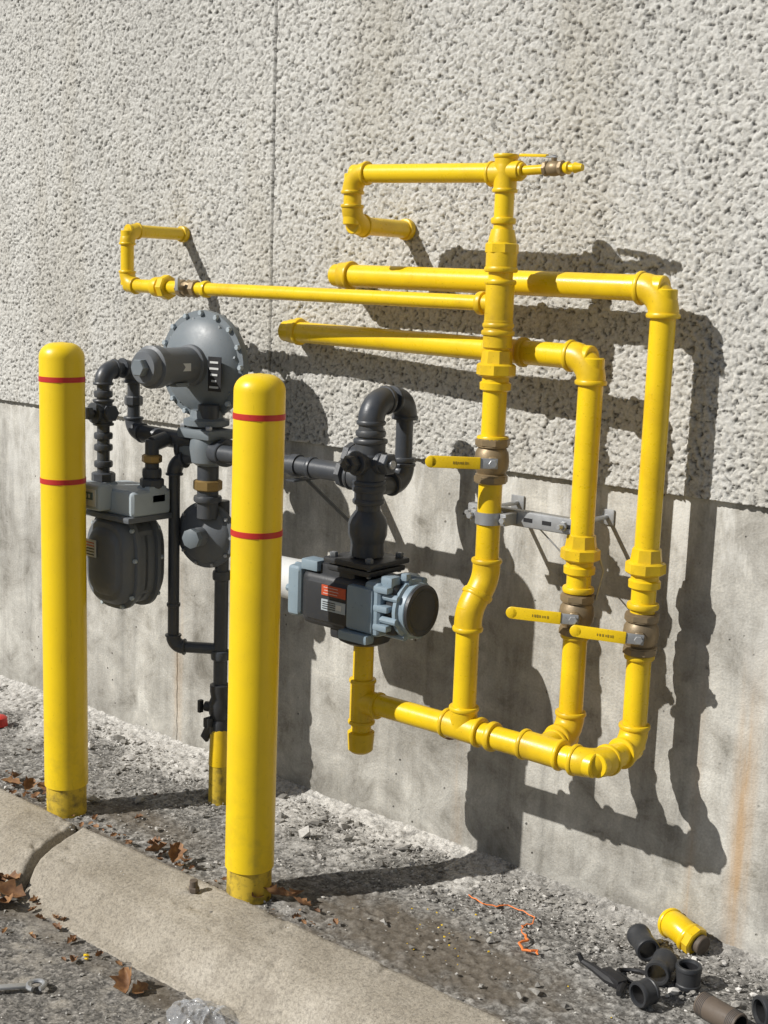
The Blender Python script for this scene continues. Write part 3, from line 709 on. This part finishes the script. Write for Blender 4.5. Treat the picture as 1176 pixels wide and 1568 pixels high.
coupling(-1.235,-.230,-1.1,.055,.030,'rotor',up=True)
coupling(-1.272,-.372,-1.9,.045,.029,'rotor')
nipple(-1.103,-.335,-.25,.11,.028,'rust','pipe_nipple')
coupling(-1.022,-.250,-2.2,.06,.034,'rotor')
b=B('yellow_pipe_elbow',['yellow','rust'])
P0=V((-1.352,-.052,.040))
b.elbow(P0,V((.9,-.45,.1)),V((.80,-.2,-.25)),.031,'yellow',L=.034,k=1.12,kb=1.25)
b.hexn(P0+V((.048,-.013,-.010)),V((.8,-.2,-.2)),.038,.024,'yellow',8); b.cyl(P0+V((.04,-.008,-.010)),P0+V((.078,-.018,-.014)),.024,'rust')
b.done()
b=B('clamp_ring',['black']); 
c=V((-1.350,-.285,.008)); pts=[c+V((math.cos(a)*.036,math.sin(a)*.028,.004*math.sin(2*a))) for a in np.linspace(0,6.283,33)[:-1]]; pts.append(pts[0].copy()); b.sweep(pts,.005,'black',8,False); b.done()
ho=V((.07,-.055,0))
b=B('black_hook',['black']); b.sweep([V(p)+ho for p in [(-1.55,-.265,.03),(-1.54,-.262,.012),(-1.50,-.27,.010),(-1.45,-.29,.010),(-1.41,-.30,.012),(-1.40,-.33,.010)]],[.006,.007,.010,.013,.012,.007],'black',8); b.box(V((-1.44,-.285,.016))+ho,(.07,.03,.022),'black',.006,Matrix.Rotation(-.4,3,'Z')); b.done()
b=B('pipe_stub',['rust']); b.cyl((-2.411,-.72,.008),(-2.411,-.722,.045),.011,'rust',12); b.hexn((-2.411,-.72,.02),Z,.015,.014,'rust'); b.done()
b=B('orange_twine',['orange'])
P=[(-1.90,-.19),(-1.84,-.205),(-1.80,-.185),(-1.79,-.165),(-1.74,-.165),(-1.70,-.175),(-1.685,-.205),(-1.70,-.235),(-1.68,-.26),(-1.645,-.285),(-1.655,-.315),(-1.625,-.335),(-1.60,-.315),(-1.585,-.335)]
P=[(a+.023,c-.038) for a,c in P]
pp=[]
for k in range(len(P)-1):
    for s_ in range(4):
        f=s_/4; pp.append(V((P[k][0]*(1-f)+P[k+1][0]*f+random.gauss(0,.0015),P[k][1]*(1-f)+P[k+1][1]*f+random.gauss(0,.0015),.012+random.gauss(0,.001))))
b.sweep(pp,[.0016+.0016*(abs(k-len(pp)*.8)<8) for k in range(len(pp))],'orange',6); b.done()
b=B('dead_leaves',['leaf'])
def leaf(x,y_,z,s,a=None):
    a=random.random()*6.28 if a is None else a; nx,ny=9,7; vs=[]
    curl=random.uniform(.5,1.6); tx=random.uniform(-.5,.5); ty=random.uniform(-.5,.5)
    for ii in range(nx):
        u=ii/(nx-1)*2-1; wd=(1-abs(u)**2.2)*.55*(1+.30*math.sin(ii*2.4+a))+.03
        for jj in range(ny):
            w=(jj/(ny-1)*2-1)*wd
            p=V((u,w,abs(w)**1.4*curl+.25*u*u*curl+random.gauss(0,.03)))*s
            p=Matrix.Rotation(a,3,'Z')@(Matrix.Rotation(tx,3,'X')@(Matrix.Rotation(ty,3,'Y')@p))
            vs.append(b.bm.verts.new(p+V((x,y_,z+s*.35))))
    for ii in range(nx-1):
        for jj in range(ny-1):
            k=ii*ny+jj; b.bm.faces.new((vs[k],vs[k+1],vs[k+ny+1],vs[k+ny]))
for (x,y_,z,s) in [(-2.66,-.635,.01,.032),(-2.60,-.62,.01,.038),(-2.55,-.63,.01,.030),(-2.70,-.61,.01,.024),(-2.23,-.60,.01,.036),(-2.19,-.57,.01,.036),(-2.15,-.585,.01,.028),(-2.26,-.64,.012,.024),
    (-3.32,-.60,.0,.034),(-3.28,-.56,.0,.030),(-3.38,-.62,.0,.034),(-3.25,-.62,.0,.024),(-3.42,-.58,.0,.028),(-2.95,-.97,-.09,.048),(-2.90,-.955,-.09,.045),(-2.99,-.99,-.09,.055),(-2.93,-.93,-.07,.038),(-2.90,-1.02,-.09,.034),
    (-2.93,-1.05,-.09,.055),(-2.86,-.99,-.09,.036),(-2.30,-1.030,-.095,.042),(-2.27,-1.02,-.095,.028),(-3.9,-.3,.0,.02),(-3.6,-.4,.0,.015),(-2.9,-.5,.0,.014),(-3.0,-.35,.0,.012),(-3.75,-.1,.01,.02)]: leaf(x,y_,z,s)
for k in range(70): leaf(random.uniform(-3.5,-2.0),random.gauss(-.622,.022),.004,random.uniform(.006,.014))
for k in range(24): leaf(random.uniform(-3.1,-2.4),random.gauss(-.98,.04),-.096,random.uniform(.008,.018))
leaf(-1.93,-.29,.44,.024,1.0)
b.done(angle=180)
def film(u,v):
    n=sum(a*(1-np.abs(2*vnoise(u+.3*v,v-.2*u,s,o)-1)) for a,s,o in ((.5,28,1),(.3,60,2),(.2,130,3)))
    r=np.sqrt(((u+2.075)/.095)**2+((v+1.00)/.060)**2); h=.055*n*np.clip(1.15-r,0,1)**.6
    return (u+.012*vnoise(u,v,60,2),v+.012*vnoise(u,v,60,4),-.099+h),{}
gridmesh('crumpled_plastic_bag',np.linspace(-2.175,-1.975,80),np.linspace(-1.065,-.935,56),film,M['film'])
b=B('metal_wrench',['steel']); b.box((-2.50,-1.225,-.084),(.10,.018,.008),'steel',.003,Matrix.Rotation(.9,3,'Z'))
c=V((-2.462,-1.178,-.084)); b.sweep([c+V((math.cos(a)*.02,math.sin(a)*.02,0)) for a in np.linspace(-.2,5.2,20)],.006,'steel',8); b.done()
b=B('red_plastic_cap',['red']); b.lathe((-3.90,-.315,.0),Z,[(0,.03),(.03,.028),(.036,.02),(.037,.002)],'red',20); b.done()
stones('yellow_leaf_scrap',[(-2.50,-1.0,-.094,.008),(-2.488,-1.01,-.094,.006)],M['yellow'])

# ------------------------------------------------------------------ camera
cam=bpy.data.cameras.new('camera'); co=bpy.data.objects.new('camera',cam); scene.collection.objects.link(co)
Rm=Matrix(((.76568,-.13610,.62863),(.64231,.10959,-.75861),(.03425,.98468,.17125)))
q=Rm.to_quaternion().normalized()
co.rotation_mode='QUATERNION'; co.rotation_quaternion=q; co.location=(0,-2.9,1.604)
cam.sensor_fit='HORIZONTAL'; cam.sensor_width=36; cam.lens=36*2000/1176; cam.clip_start=.05; cam.clip_end=1500
scene.camera=co
# ------------------------------------------------------------------ light
d=V((.6,1,-.9)).normalized()
sun=bpy.data.lights.new('sun','SUN'); sun.energy=4.9; sun.angle=math.radians(.5); sun.color=(1,.968,.915)
so=bpy.data.objects.new('sun',sun); scene.collection.objects.link(so); so.rotation_mode='QUATERNION'; so.rotation_quaternion=d.to_track_quat('-Z','Y')
w=bpy.data.worlds.new('World'); scene.world=w; w.use_nodes=True; t=w.node_tree
sky=t.nodes.new('ShaderNodeTexSky'); sky.sky_type='NISHITA'; sky.sun_disc=False; sky.sun_elevation=math.asin(.9/math.sqrt(.36+1+.81)); sky.sun_rotation=math.radians(211)
t.links.new(sky.outputs[0],t.nodes['Background'].inputs[0]); t.nodes['Background'].inputs[1].default_value=.05
scene.view_settings.view_transform='Standard'; scene.view_settings.look='None'; scene.view_settings.exposure=0
